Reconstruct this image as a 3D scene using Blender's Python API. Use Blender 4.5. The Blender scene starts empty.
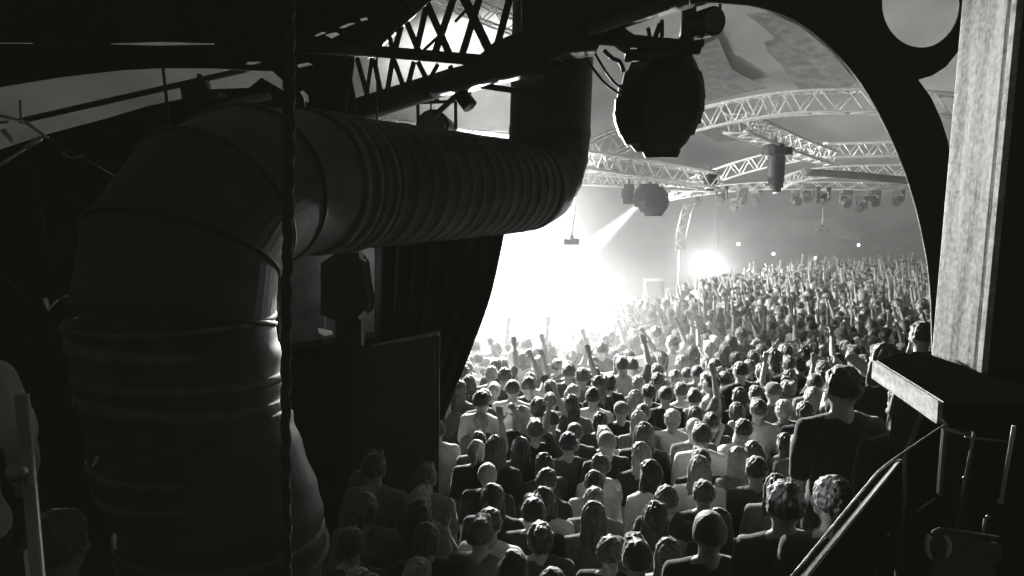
import bpy, bmesh, math, random
import numpy as np
from mathutils import Vector, Matrix, noise
random.seed(7)
SC = bpy.context.scene
COL = SC.collection
# ------------------------------------------------------------------ camera
F = 667.0
PITCH = math.radians(6.7)
HC = 4.2
FZ = .27                      # level of the hall floor
CAM = Vector((0, 0, HC))
cd = bpy.data.cameras.new('camera'); cam = bpy.data.objects.new('camera', cd); COL.objects.link(cam)
cd.sensor_width = 36; cd.lens = 36*F/1024; cd.clip_start = 0.05; cd.clip_end = 300
cam.location = CAM; cam.rotation_euler = (math.pi/2-PITCH, 0, 0)
SC.camera = cam
def ray(px, py):
    u = (px-512)/F; v = (288-py)/F
    c, s = math.cos(PITCH), math.sin(PITCH)
    return Vector((u, c+v*s, v*c-s))
def W(px, py, Y):            # world point on the vertical plane y = Y
    r = ray(px, py); return CAM + r*(Y/r.y)
def proj(p):
    d = Vector(p)-CAM; c, s = math.cos(PITCH), math.sin(PITCH)
    z = d.y*c-d.z*s; v = d.z*c+d.y*s
    return (512+F*d.x/z, 288-F*v/z, z)
# ------------------------------------------------------------------ materials
def mat(name, col, rough=0.6, metal=0.0, spec=0.5, noise_amt=0.0, scale=20, bump=0.0, emit=0.0, stretch=None, col2=None, sheen=0):
    m = bpy.data.materials.new(name); m.use_nodes = True
    nt = m.node_tree; b = nt.nodes['Principled BSDF']
    c = (col, col*0.99, col*0.96, 1) if not isinstance(col, tuple) else col
    b.inputs['Base Color'].default_value = c
    b.inputs['Roughness'].default_value = rough; b.inputs['Metallic'].default_value = metal
    b.inputs['Specular IOR Level'].default_value = spec
    tc = nt.nodes.new('ShaderNodeTexCoord'); mp = nt.nodes.new('ShaderNodeMapping')
    nz = nt.nodes.new('ShaderNodeTexNoise'); nz.inputs['Scale'].default_value = scale; nz.inputs['Detail'].default_value = 5
    nt.links.new(tc.outputs['Object'], mp.inputs['Vector']); nt.links.new(mp.outputs['Vector'], nz.inputs['Vector'])
    if stretch: mp.inputs['Scale'].default_value = stretch
    rp = nt.nodes.new('ShaderNodeValToRGB')
    lo = tuple(x*(1-noise_amt) for x in c[:3])+(1,) ; hi = col2 or tuple(min(1, x*(1+noise_amt)) for x in c[:3])+(1,)
    rp.color_ramp.elements[0].color = lo; rp.color_ramp.elements[1].color = hi
    rp.color_ramp.elements[0].position = .35; rp.color_ramp.elements[1].position = .65
    nt.links.new(nz.outputs['Fac'], rp.inputs['Fac']); nt.links.new(rp.outputs['Color'], b.inputs['Base Color'])
    if bump:
        bp = nt.nodes.new('ShaderNodeBump'); bp.inputs['Strength'].default_value = bump; bp.inputs['Distance'].default_value = .01
        nt.links.new(nz.outputs['Fac'], bp.inputs['Height']); nt.links.new(bp.outputs['Normal'], b.inputs['Normal'])
    b.inputs['Sheen Weight'].default_value = sheen; b.inputs['Sheen Roughness'].default_value = .35
    if emit:
        b.inputs['Emission Color'].default_value = (1, .99, .97, 1); b.inputs['Emission Strength'].default_value = emit
    return m
M = dict(
 black=mat('black_paint', .012, .6, noise_amt=.3, scale=6),
 cab=mat('cabinet_paint', .045, .9, spec=.2, noise_amt=.2, scale=4),
 soot=mat('matt_black_top', .006, 1.0, spec=0.0, noise_amt=.3),
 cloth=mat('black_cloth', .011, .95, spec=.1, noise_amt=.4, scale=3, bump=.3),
 wood_dark=mat('dark_wood', .02, .8, noise_amt=.4, scale=8, stretch=(1, 1, 8)),
 darkmetal=mat('dark_metal', .03, .45, .6, noise_amt=.3, scale=10),
 duct=mat('duct_skin', .05, .6, 0, spec=.3, noise_amt=.45, scale=5, bump=.25),
 band=mat('duct_band', .12, .6, 0, spec=.3, noise_amt=.4, scale=14, bump=.3),
 rope=mat('rope_fibre', .035, .9, noise_amt=.5, scale=60, bump=.6),
 alu=mat('aluminium', .95, .4, .15, noise_amt=.1, scale=10),
 grey=mat('grey_metal', .35, .4, .6, noise_amt=.25, scale=12),
 panel=mat('grey_panel', .10, .8, noise_amt=.2, scale=4),
 greypipe=mat('grey_pipe', .07, .6, noise_amt=.3, scale=4),
 white=mat('white_paint', .8, .5, noise_amt=.05),
 membrane=mat('tent_membrane', .42, .85, spec=.1, noise_amt=.12, scale=.9, bump=.2, stretch=(1, .25, 1)),
 shade_sheet=mat('roof_shade_tone', .22, .9, spec=.1, noise_amt=.3, scale=3),  # darker tone for the sheets that stand in for roof shadow
 drab=mat('drab_backdrop', .08, .95, spec=.1, noise_amt=.2, scale=1),
 wall=mat('hall_wall', .30, .9, spec=.1, noise_amt=.2, scale=.5),
 floor=mat('hall_floor', .015, 1.0, spec=0, noise_amt=.3, scale=2),
 lens=mat('lamp_lens', .05, .2, spec=.6),
 lit=mat('lit_lens', .9, .3, emit=60),
 litdim=mat('lit_lens_soft', .9, .3, emit=14),
 skin=mat('skin', .34, .5, noise_amt=.08, scale=30),
 trouser=mat('dark_denim', .03, .9, noise_amt=.3, scale=40),
 shoe=mat('dark_shoe', .02, .6),
)
HAIRC = {'dark': mat('dark_hair', .018, .5, spec=.6, noise_amt=.6, scale=40, bump=.8, stretch=(2, 2, .4), sheen=.8),
         'brown': mat('brown_hair', .06, .5, spec=.6, noise_amt=.6, scale=40, bump=.8, stretch=(2, 2, .4), sheen=.8),
         'fair': mat('fair_hair', .26, .5, spec=.5, noise_amt=.4, scale=40, bump=.8, stretch=(2, 2, .4), sheen=.8)}
TOPC = {'black': mat('black_top', .015, .9, noise_amt=.3, scale=25, bump=.4, sheen=.5),
        'grey': mat('grey_top', .14, .9, noise_amt=.2, scale=25, bump=.4, sheen=.5),
        'dark': mat('dark_top', .05, .9, noise_amt=.2, scale=25, bump=.4, sheen=.5),
        'pale': mat('pale_top', .5, .9, noise_amt=.1, scale=25, bump=.4, sheen=.5),
        'white': mat('white_top', .8, .9, noise_amt=.05, scale=25, bump=.4, sheen=.5)}
# weathered timber: grain runs along z
def wood_mat(name, base, dark, stretch):
    m = bpy.data.materials.new(name); m.use_nodes = True; nt = m.node_tree; b = nt.nodes['Principled BSDF']
    b.inputs['Roughness'].default_value = .75
    tc = nt.nodes.new('ShaderNodeTexCoord'); mp = nt.nodes.new('ShaderNodeMapping'); mp.inputs['Scale'].default_value = stretch
    nt.links.new(tc.outputs['Object'], mp.inputs['Vector'])
    n1 = nt.nodes.new('ShaderNodeTexNoise'); n1.inputs['Scale'].default_value = 14; n1.inputs['Detail'].default_value = 8; n1.inputs['Roughness'].default_value = .7
    n2 = nt.nodes.new('ShaderNodeTexNoise'); n2.inputs['Scale'].default_value = 45; n2.inputs['Detail'].default_value = 6
    nt.links.new(mp.outputs['Vector'], n1.inputs['Vector']); nt.links.new(tc.outputs['Object'], n2.inputs['Vector'])
    mx = nt.nodes.new('ShaderNodeMath'); mx.operation = 'MULTIPLY_ADD'; mx.inputs[1].default_value = .45
    nt.links.new(n2.outputs['Fac'], mx.inputs[0]); nt.links.new(n1.outputs['Fac'], mx.inputs[2])
    rp = nt.nodes.new('ShaderNodeValToRGB'); e = rp.color_ramp.elements
    e[0].position = .55; e[0].color = (dark, dark, dark*.95, 1); e[1].position = .85; e[1].color = (base, base*.99, base*.96, 1)
    nt.links.new(mx.outputs[0], rp.inputs['Fac']); nt.links.new(rp.outputs['Color'], b.inputs['Base Color'])
    bp = nt.nodes.new('ShaderNodeBump'); bp.inputs['Strength'].default_value = .5; bp.inputs['Distance'].default_value = .005
    nt.links.new(mx.outputs[0], bp.inputs['Height']); nt.links.new(bp.outputs['Normal'], b.inputs['Normal'])
    return m
M['timber'] = wood_mat('weathered_timber', .85, .14, (1, 1, .06))
M['worn'] = wood_mat('worn_edge_timber', .85, .3, (1, .3, 1))
# ------------------------------------------------------------------ helpers
def link(name, mesh, parent=None, m=None, smooth=False):
    o = bpy.data.objects.new(name, mesh); COL.objects.link(o)
    if m is not None: mesh.materials.append(m)
    if parent is not None: o.parent = parent
    if smooth:
        for p in mesh.polygons: p.use_smooth = True
    return o
def obj(name, bm, m, parent=None, smooth=False):
    me = bpy.data.meshes.new(name)
    bmesh.ops.recalc_face_normals(bm, faces=bm.faces)
    bm.to_mesh(me); bm.free()
    o = link(name, me, None, m, smooth)
    if parent is not None:
        o.parent = parent
        o.matrix_parent_inverse = parent.matrix_basis.inverted()
    return o
def tag(o, label=None, cat=None, group=None, kind=None):
    if label: o['label'] = label
    if cat: o['category'] = cat
    if group: o['group'] = group
    if kind: o['kind'] = kind
    return o
def thing(name, label, cat, loc=(0, 0, 0), group=None):
    o = bpy.data.objects.new(name, None); COL.objects.link(o); o.location = loc; o.empty_display_size = .1
    return tag(o, label, cat, group)
def bx(bm, x0, x1, y0, y1, z0, z1, bev=0):
    r = bmesh.ops.create_cube(bm, size=1)
    for v in r['verts']:
        v.co = Vector((x0+(x1-x0)*(v.co.x+.5), y0+(y1-y0)*(v.co.y+.5), z0+(z1-z0)*(v.co.z+.5)))
    if bev:
        es = list({e for v in r['verts'] for e in v.link_edges})
        bmesh.ops.bevel(bm, geom=es, offset=bev, segments=2, affect='EDGES', profile=.6)
def obx(bm, c, ax, ay, az, sx, sy, sz, bev=0):   # oriented box
    c = Vector(c); ax, ay, az = Vector(ax).normalized(), Vector(ay).normalized(), Vector(az).normalized()
    r = bmesh.ops.create_cube(bm, size=1)
    for v in r['verts']:
        q = v.co.copy(); v.co = c+ax*q.x*sx+ay*q.y*sy+az*q.z*sz
    if bev:
        es = list({e for v in r['verts'] for e in v.link_edges})
        bmesh.ops.bevel(bm, geom=es, offset=bev, segments=2, affect='EDGES', profile=.6)
def tube(bm, a, b, r0, r1=None, seg=8):
    a, b = Vector(a), Vector(b); r1 = r0 if r1 is None else r1
    d = b-a
    if d.length < 1e-6: return
    q = d.to_track_quat('Z', 'Y').to_matrix()
    A, B = [], []
    for i in range(seg):
        t = 2*math.pi*i/seg; u = q@Vector((math.cos(t), math.sin(t), 0))
        A.append(bm.verts.new(a+u*r0)); B.append(bm.verts.new(b+u*r1))
    for i in range(seg):
        j = (i+1) % seg; bm.faces.new((A[i], A[j], B[j], B[i]))
    bm.faces.new(A[::-1]); bm.faces.new(B)
def sweep(bm, pts, rad, seg=32, caps=True, twist=0, lobes=0):
    n = len(pts); T = []
    for i in range(n):
        T.append((pts[min(i+1, n-1)]-pts[max(i-1, 0)]).normalized())
    up = Vector((0, 1, 0)) if abs(T[0].y) < .9 else Vector((1, 0, 0))
    u = (up-T[0]*up.dot(T[0])).normalized(); rings = []
    for i in range(n):
        u = (u-T[i]*u.dot(T[i])).normalized(); v = T[i].cross(u)
        r = rad(i) if callable(rad) else rad
        ring = []
        for k in range(seg):
            a = 2*math.pi*k/seg
            rr = r*(1+.22*math.cos(lobes*(a)+twist*i)) if lobes else r
            ring.append(bm.verts.new(pts[i]+u*math.cos(a)*rr+v*math.sin(a)*rr))
        rings.append(ring)
    for i in range(n-1):
        for k in range(seg):
            j = (k+1) % seg; bm.faces.new((rings[i][k], rings[i][j], rings[i+1][j], rings[i+1][k]))
    if caps: bm.faces.new(rings[0][::-1]); bm.faces.new(rings[-1])
def ell(bm, c, r, seg=12, rings=8, rot=None):
    res = bmesh.ops.create_uvsphere(bm, u_segments=seg, v_segments=rings, radius=1)
    for v in res['verts']:
        q = Vector((v.co.x*r[0], v.co.y*r[1], v.co.z*r[2]))
        if rot: q = rot@q
        v.co = q+Vector(c)
    return res['verts']
def bake(o, name, mods):
    """evaluate modifiers on a temporary object and return the resulting mesh"""
    for t, kw in mods:
        m = o.modifiers.new(t, t)
        for k, v in kw.items(): setattr(m, k, v)
    dg = bpy.context.evaluated_depsgraph_get(); dg.update()
    me = bpy.data.meshes.new_from_object(o.evaluated_get(dg)); me.name = name
    old = o.data; bpy.data.objects.remove(o); 
    if old.users == 0: bpy.data.meshes.remove(old)
    return me
def slab(name, pts, Y, th, m, parent=None, holes=(), res=1):
    """vertical board whose outline is given where it is seen, standing on plane y=Y"""
    cu = bpy.data.curves.new(name, 'CURVE'); cu.dimensions = '2D'; cu.fill_mode = 'BOTH'; cu.extrude = th/2
    for loop in [pts]+list(holes):
        sp = cu.splines.new('POLY'); sp.points.add(len(loop)-1); sp.use_cyclic_u = True
        for q, (px, py) in zip(sp.points, loop):
            w = W(px, py, Y); q.co = (w.x, max(w.z, FZ), 0, 1)
    o = bpy.data.objects.new(name, cu); COL.objects.link(o)
    dg = bpy.context.evaluated_depsgraph_get(); dg.update()
    me = bpy.data.meshes.new_from_object(o.evaluated_get(dg)); me.name = name
    bpy.data.objects.remove(o); bpy.data.curves.remove(cu)
    R = Matrix.Translation((0, Y, 0))@Matrix.Rotation(math.pi/2, 4, 'X')
    me.transform(R); me.materials.clear()
    bm = bmesh.new(); bm.from_mesh(me); bmesh.ops.remove_doubles(bm, verts=bm.verts, dist=1e-5)
    bmesh.ops.recalc_face_normals(bm, faces=bm.faces); bm.to_mesh(me); bm.free()
    o = link(name, me, None, m)
    if parent is not None:
        o.parent = parent; o.matrix_parent_inverse = parent.matrix_basis.inverted()
    return o
def smoothpath(P, n=12):
    P = [Vector(p) for p in P]; out = []
    for i in range(len(P)-1):
        a, b = P[i], P[i+1]; z = P[i-1] if i else a*2-b; c = P[i+2] if i+2 < len(P) else b*2-a
        for k in range(n):
            t = k/n
            out.append(.5*((2*a)+(b-z)*t+(2*z-5*a+4*b-c)*t*t+(-z+3*a-3*b+c)*t**3))
    out.append(P[-1]); return out
def copy_tree(o, parent=None):
    c = o.copy(); COL.objects.link(c)
    if parent is not None: c.parent = parent
    for ch in o.children: copy_tree(ch, c)
    return c
# ------------------------------------------------------------------ setting
bm = bmesh.new(); bx(bm, -24, 26, -3, 40, FZ-.2, FZ); tag(obj('floor', bm, M['floor']), kind='structure')
def roofz(x, y): return 11.2-.016*(x-2)**2-.0065*max(0, y-12)**2-.01*max(0, 12-y)**2
bm = bmesh.new(); NX, NY = 60, 60; g = []
for i in range(NX+1):
    row = []
    for j in range(NY+1):
        x = -24+50*i/NX; y = 7.6+32.4*j/NY
        sag = .16*abs(math.sin(math.pi*(x+2)/4.2))+.10*abs(math.sin(math.pi*y/5.4))
        row.append(bm.verts.new((x, y, roofz(x, y)+sag)))
    g.append(row)
for i in range(NX):
    for j in range(NY): bm.faces.new((g[i][j], g[i+1][j], g[i+1][j+1], g[i][j+1]))
tag(obj('ceiling', bm, M['membrane'], smooth=True), kind='structure')
bm = bmesh.new(); bx(bm, -24, 26, 38, 38.3, 0, 9); tag(obj('wall_back', bm, M['wall']), kind='structure')
bm = bmesh.new(); bx(bm, 25.6, 26, 6, 38, 0, 4.2); tag(obj('wall_right', bm, M['wall']), kind='structure')
bm = bmesh.new(); bx(bm, -24, -23.6, 6, 38, 0, 4.2); tag(obj('wall_left', bm, M['wall']), kind='structure')
# ------------------------------------------------------------------ arched timber opening on the right
inner = [(690, 4), (706, 2.5), (720, 3), (745, 5), (765, 9), (785, 16), (805, 27), (825, 43), (845, 63), (862, 85), (878, 112), (892, 141), (905, 173), (915, 204), (922, 234), (928, 268), (931, 302), (932.5, 360)]
ip = [Vector((a, b, 0)) for a, b in inner]; ips = [(p.x, p.y) for p in smoothpath(ip, 6)]
outer = [(945, 360), (948, 250), (952, 205), (951, 170), (947, 142), (940, 120), (930, 98), (917, 80), (931, 76), (945, 67), (956, 53), (963, 40), (972, -70), (690, -70)]
hole = [(920+39*math.cos(t), 4+44*math.sin(t)) for t in [2*math.pi*k/48 for k in range(48)]]
ar = thing('timber_arch', 'black curved timber arch with a round cut-out hole, framing the view of the crowd', 'arch', (W(932, 360, 5).x, 5, 0))
slab('arch_board', ips+outer, 5.0, .03, M['wood_dark'], ar, holes=[hole])
bm = bmesh.new(); sweep(bm, [W(a, b, 5.0) for a, b in ips], .005, 8); e = obj('rim_light_line', bm, M['white'], ar, True); e['label'] = 'thin white line standing for rim light along the arch opening'  # white tube puts the arch's rim light into colour
bm = bmesh.new(); a = W(938, 355, 5); bx(bm, a.x-.045, a.x+.045, 4.94, 5.06, FZ, a.z-.05, .005); obj('post', bm, M['soot'], ar)
# ------------------------------------------------------------------ weathered post and ledge
PX, PY0, PY1 = 1.825, 2.58, 2.85; ZL = 3.57
po = thing('timber_post', 'thick weathered timber post with bright worn grain standing on the black ledge', 'post', (PX+.1, 2.74, ZL))
bm = bmesh.new(); bx(bm, PX, PX+.2, PY0, PY1, ZL, 7.2, .006)
for v in bm.verts: v.co.x += (v.co.z-ZL)*.012
obj('shaft', bm, M['timber'], po)
bm = bmesh.new(); bx(bm, PX-.004, PX+.02, PY0-.05, PY0-.02, ZL, 7.2, .003)
for v in bm.verts: v.co.x += (v.co.z-ZL)*.012
obj('side_batten', bm, M['worn'], po)
bm = bmesh.new(); bx(bm, PX+.03, PX+1.2, PY0-.03, PY0+.03, ZL, 7.2); obj('side_board', bm, M['black'], po)
le = thing('ledge_shelf', 'black horizontal ledge with a bright worn front edge under the timber post', 'ledge', (1.9, 2.5, ZL-.06))
def onz(px, py, z):
    q = ray(px, py); return CAM+q*((z-HC)/q.z)
def prism(bm, P, z0, z1):
    a = [bm.verts.new((p.x, p.y, z0)) for p in P]; b = [bm.verts.new((p.x, p.y, z1)) for p in P]
    bm.faces.new(a[::-1]); bm.faces.new(b)
    for k in range(len(P)): bm.faces.new((a[k], a[(k+1) % len(P)], b[(k+1) % len(P)], b[k]))
LA, LB = onz(877, 361, ZL), onz(943, 402, ZL); LC = onz(905, 351.5, ZL)
bm = bmesh.new(); prism(bm, [LA, LB, Vector((3.2, LB.y-.02, 0)), Vector((3.2, LC.y, 0)), LC], ZL-.07, ZL-.001); obj('ledge_board', bm, M['soot'], le)
e_ = (LB-LA).normalized(); n_ = Vector((e_.y, -e_.x, 0)); n_ = -n_ if n_.x > 0 else n_
bm = bmesh.new(); obx(bm, (LA+LB)/2+n_*.008+Vector((0, 0, -.036)), e_, n_, (0, 0, 1), (LB-LA).length, .016, .070, .004)
e = obj('edge_strip', bm, M['worn'], le); e['label'] = 'bright chipped pale edge strip'
bm = bmesh.new(); tube(bm, onz(958, 430, ZL-.07), onz(958, 430, ZL-.07)+Vector((0, 0, -3.1)), .045, seg=20); obj('support_post', bm, M['darkmetal'], le)
# bracket tip + sticks at the ledge
tg = thing('clamp_tip', 'small pale metal clamp tip beneath the corner of the black ledge', 'clamp', W(942, 420, 2.15))
bm = bmesh.new(); tube(bm, W(938, 416, 2.14), W(947, 426, 2.14), .006); obj('pin', bm, M['white'], tg)
bm = bmesh.new(); ell(bm, W(947, 427, 2.14), (.009,)*3); obj('knob', bm, M['grey'], tg)
bm = bmesh.new(); tube(bm, W(912, 340, 2.9)+Vector((0, 0, -.01)), W(908, 356, 2.9), .011); tag(obj('pale_peg', bm, M['white'], smooth=True), 'short pale peg standing on the far corner of the ledge', 'peg')
# black wall beyond the ledge on the right + below
tag(slab('wall_balcony', [(930, 395), (1100, 395), (1100, 700), (905, 700), (905, 455)], 2.97, .04, M['soot']), kind='structure')
tag(slab('trim_1', [(1004, -80), (1150, -80), (1150, 420), (990, 420)], 3.02, .04, M['black']), kind='structure')
# ------------------------------------------------------------------ stair rail
sr = thing('stair_handrail', 'stair handrail with a bright flat metal cap running down past the heads at right', 'railing', W(899, 461, 2.3)+Vector((0, 0, -1)))
A, B = W(900, 460, 2.35), W(802, 580, 1.25)
dv = (B-A).normalized(); sd = Vector((1, .45, 0)).normalized(); nrm = dv.cross(sd).normalized()
bm = bmesh.new(); B2 = A+(B-A)*1.35; obx(bm, (A+B2)/2, dv, sd, nrm, (B2-A).length, .022, .006, .001); e = obj('cap_strip', bm, M['alu'], sr); e['label'] = 'bright flat metal strip'
bm = bmesh.new()
off = Vector((-.0, 0, 0))
sweep(bm, smoothpath([W(946, 424, 2.6), W(912, 447, 2.45), W(884, 467, 2.25), W(868, 484, 2.1), W(780, 592, 1.25)], 6), .0045, 8); obj('upper_rail', bm, M['grey'], sr, True)
bm = bmesh.new()
q = [A+Vector((-.004, 0, -.006)), B2+Vector((-.004, 0, -.006)), B2+Vector((-.004, 0, -1.3)), A+Vector((-.004, 0, -1.3))]
vs = [bm.verts.new(p) for p in q]+[bm.verts.new(p+Vector((.012, .0, 0))) for p in q]
for f in ((0, 1, 2, 3), (7, 6, 5, 4), (0, 4, 5, 1), (1, 5, 6, 2), (2, 6, 7, 3), (3, 7, 4, 0)): bm.faces.new([vs[i] for i in f])
obj('infill_panel', bm, M['soot'], sr)
for k in (.5,):
    bm = bmesh.new(); p = A+(B-A)*k+Vector((.06, 0, 0)); tube(bm, p+Vector((0, 0, -.02)), p+Vector((0, 0, -2.2)), .018); obj('baluster', bm, M['soot'], sr, True)
# scaffold poles lower right
def pole(a, b, Y, r, m, label, name='scaffold_pole', cat='pole', group=None, clamp=None, floor=False):
    t = thing(name, label, cat, W(b[0], b[1], Y), group)
    bm = bmesh.new(); pa, pb = W(a[0], a[1], Y), W(b[0], b[1], Y)
    if floor: pb = Vector((pa.x, pa.y, FZ)); t.location = pb
    tube(bm, pa, pb, r, seg=12); obj('tube', bm, m, t, True)
    if clamp:
        bm = bmesh.new(); c = W(clamp[0], clamp[1], Y-.02); ell(bm, c, (r*1.6, r*1.6, r*1.6)); obj('clamp', bm, M['grey'], t, True)
    return t
pole((1014, 426), (1001, 500), 1.9, .006, M['alu'], 'thin bright scaffold pole rising at the far right below the ledge', clamp=(1000, 502))
pole((974, 432), (955, 534), 2.0, .0045, M['grey'], 'thin grey scaffold pole right of the ledge post, with a bright joint', clamp=(965, 478))
pole((910, 515), (945, 493), 2.1, .004, M['grey'], 'short slanting brace bar left of the ledge post', 'brace_bar', 'bar')
pole((888, 550), (870, 584), 1.8, .004, M['grey'], 'short thin rod at the bottom behind the stair rail', 'thin_rod', 'rod', clamp=(888, 535))
pole((985, 519), (980, 560), 1.9, .004, M['grey'], 'short faint rod hanging beside the rolled tarpaulin', 'thin_rod', 'rod', clamp=(988, 517))
pole((965, 437), (1010, 442), 2.0, .0035, M['grey'], 'thin level bar joining the poles just under the ledge', 'brace_bar', 'bar')
# rolled tarpaulin
tr = thing('rolled_tarpaulin', 'dark rolled tarpaulin with a pale crescent end, bottom right below the ledge', 'tarpaulin', W(945, 560, 1.75))
bm = bmesh.new(); c0 = W(938, 545, 1.72)
N = 26; ins, outs = [], []
for k in range(N+1):
    t = k/N; a = math.radians(75+t*560); r = .052-.032*t
    p = c0+Vector((math.cos(a)*r*.75, .0, math.sin(a)*r)); ins.append(p)
back = Vector((.20, .06, -.055))
v0 = [bm.verts.new(p) for p in ins]; v1 = [bm.verts.new(p+back) for p in ins]
for k in range(N): bm.faces.new((v0[k], v0[k+1], v1[k+1], v1[k]))
o = obj('roll', bm, M['panel'], tr, True); md = o.modifiers.new('s', 'SOLIDIFY'); md.thickness = .009
bm = bmesh.new()
q = [W(946, 540, 1.72), W(990, 556, 1.78), W(1005, 600, 1.7), W(918, 600, 1.65)]
vs = [bm.verts.new(p) for p in q]; bm.faces.new(vs); bmesh.ops.subdivide_edges(bm, edges=bm.edges[:], cuts=6, use_grid_fill=True)
for v in bm.verts: v.co.z += .006*noise.noise(v.co*25)
o = obj('sheet', bm, M['panel'], tr, True); md = o.modifiers.new('s', 'SOLIDIFY'); md.thickness = .008
bm = bmesh.new(); sweep(bm, [p+Vector((0, -.006, 0)) for p in ins[3:17]], .007, 6); e = obj('roll_edge', bm, M['white'], tr, True); e['label'] = 'pale curled rim of the roll'
# ------------------------------------------------------------------ ventilation duct
R = .40
low = [W(236, 760, 2.62), W(226, 560, 2.70), W(221, 505, 2.74), W(196, 440, 2.80), W(186, 384, 2.83), W(175, 322, 2.86)]
v1p = W(177, 300, 2.86)
h0 = W(306, 183, 3.85); h1 = W(500, 187, 6.0); c2 = W(548, 188, 6.75)
ddir = (h1-h0).normalized()
corner = Vector((v1p.x, v1p.y, h0.z)); 
def fillet(a, c, b, r, n, r2=None):
    u = (a-c).normalized(); v = (b-c).normalized(); out = []
    p0 = c+u*r; p1 = c+v*(r2 or r)
    for i in range(n+1):
        t = i/n; out.append(p0*(1-t)**2+c*2*t*(1-t)+p1*t*t)
    return out
el1 = fillet(v1p, corner, h0, .60, 4, 1.0)
duct = thing('ventilation_duct', 'huge dark ventilation duct rising at left, bending right and then up to the roof', 'duct', W(236, 760, 2.62))
lp = smoothpath(low, 14)
def radl(i):
    t = i/len(lp); return R*(1+.012*math.sin(t*70)+.02*math.sin(t*23+1))
bm = bmesh.new(); sweep(bm, lp, radl, 56); obj('lower_sleeve', bm, M['duct'], duct, True)
for py, px, Y, w, tilt in ((345, 178, 2.855, .05, .14), (372, 184, 2.835, .035, .10), (396, 187, 2.825, .05, .16), (452, 199, 2.79, .03, .06), (470, 205, 2.775, .02, -.05), (530, 224, 2.725, .04, .1), (548, 226, 2.71, .02, .14), (319, 175, 2.86, .022, 0), (560, 229, 2.70, .03, -.08)):
    c = W(px, py, Y); T = Vector((tilt*.7, tilt*.5, 1)).normalized(); bm = bmesh.new()
    sweep(bm, [c-T*w/2*1.2, c-T*w/2, c+T*w/2, c+T*w/2*1.2], lambda i: R*(1.0, 1.045, 1.045, 1.0)[i], 56); obj('clamp_band', bm, M['band'], duct, True)
bm = bmesh.new(); pts = [W(175, 322, 2.86)]+el1+[h0-ddir*.02]; sweep(bm, pts, lambda i: R*1.0, 56)
e = obj('gored_elbow', bm, M['duct'], duct); 
for pi, p in enumerate(el1):
    T = (pts[min(pi+2, len(pts)-1)]-pts[pi]).normalized(); bm = bmesh.new(); sweep(bm, [p-T*.014, p-T*.008, p+T*.008, p+T*.014], lambda i: R*(1, 1.03, 1.03, 1)[i], 56); obj('seam_ring', bm, M['black'], duct, True)
# ribbed horizontal run and upper elbow
hz = []
n = 150
for i in range(n+1): hz.append(h0.lerp(c2-ddir*.62, i/n))
up = Vector((c2.x+.05, c2.y, 6.3))
el2 = fillet(c2-ddir*2, c2, up, .62, 14)
L = (hz[-1]-hz[0]).length
def radh(i):
    s = L*i/n; k = (s/.155) % 1
    return R*(1.0+.030*math.exp(-((k-.5)/.13)**2)+.006*math.sin(s*9))
bm = bmesh.new(); sweep(bm, hz, radh, 56); obj('ribbed_pipe', bm, M['duct'], duct, True)
up2 = el2+[el2[-1].lerp(up, .5), up]
def radu(i): return R*(1.0+(.02 if i % 3 == 1 and i < 14 else 0))
bm = bmesh.new(); sweep(bm, up2, radu, 56); obj('upper_elbow', bm, M['duct'], duct, True)
for s in (.03, .10, .2):
    bm = bmesh.new(); c = h0+ddir*s*1.6; sweep(bm, [c-ddir*.02, c-ddir*.012, c+ddir*.012, c+ddir*.02], lambda i: R*(1, 1.05, 1.05, 1)[i], 56); obj('clamp_band', bm, M['band'], duct, True)
# rope in front of the duct
bm = bmesh.new(); pr = []
for i in range(260):
    t = i/259; py = -30+t*650; pr.append(W(288+1.6*math.sin(t*7)-1.0*t, py, 1.5)+Vector((0, .0, 0)))
sweep(bm, pr, lambda i: .0125-.003*i/260, 12, lobes=3, twist=.55)
tag(obj('hanging_rope', bm, M['rope'], smooth=True), 'thick dark twisted rope hanging straight down in front of the duct', 'rope')
# ------------------------------------------------------------------ dark drape, cabinet, gap at left centre
bm = bmesh.new(); cols = 90; edge = [(506, 225), (500, 255), (490, 298), (473, 345), (455, 390), (441, 428), (436, 470), (434, 640)]
es = smoothpath([Vector((a, b, 0)) for a, b in edge], 5); rows = []
for p in es:
    row = []
    for k in range(cols+1):
        t = k/cols; px = 374+(p.x-374)*t; w = W(px, p.y, 7.4); w.z = max(w.z, FZ+.01*(p.y-400)/100); w.y += .035*math.sin(t*48+p.y*.004)*(1 if t < .98 else .3); row.append(bm.verts.new(w))
    rows.append(row)
for i in range(len(rows)-1):
    for k in range(cols): bm.faces.new((rows[i][k], rows[i][k+1], rows[i+1][k+1], rows[i+1][k]))
o = obj('black_drape', bm, M['cloth'], smooth=True); tag(o, 'tall black drape with a curved right edge hanging below the duct', 'drape')
md = o.modifiers.new('s', 'SOLIDIFY'); md.thickness = .01
cb = thing('equipment_cabinet', 'dark grey flat-sided equipment cabinet standing in front of the black drape', 'cabinet', (W(398, 400, 6.2).x, 6.2, 0))
slab('body', [(358, 352), (437, 335), (437, 440), (432, 700), (360, 700)], 6.2, .5, M['cab'], cb)
slab('side_trim', [(436, 334), (440, 337), (438, 700), (434, 700)], 5.93, .03, M['black'], cb)
bm = bmesh.new(); a, b = W(452-2, 335, 5.9), W(449-2, 352, 5.9); 
bm.free()
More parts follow.
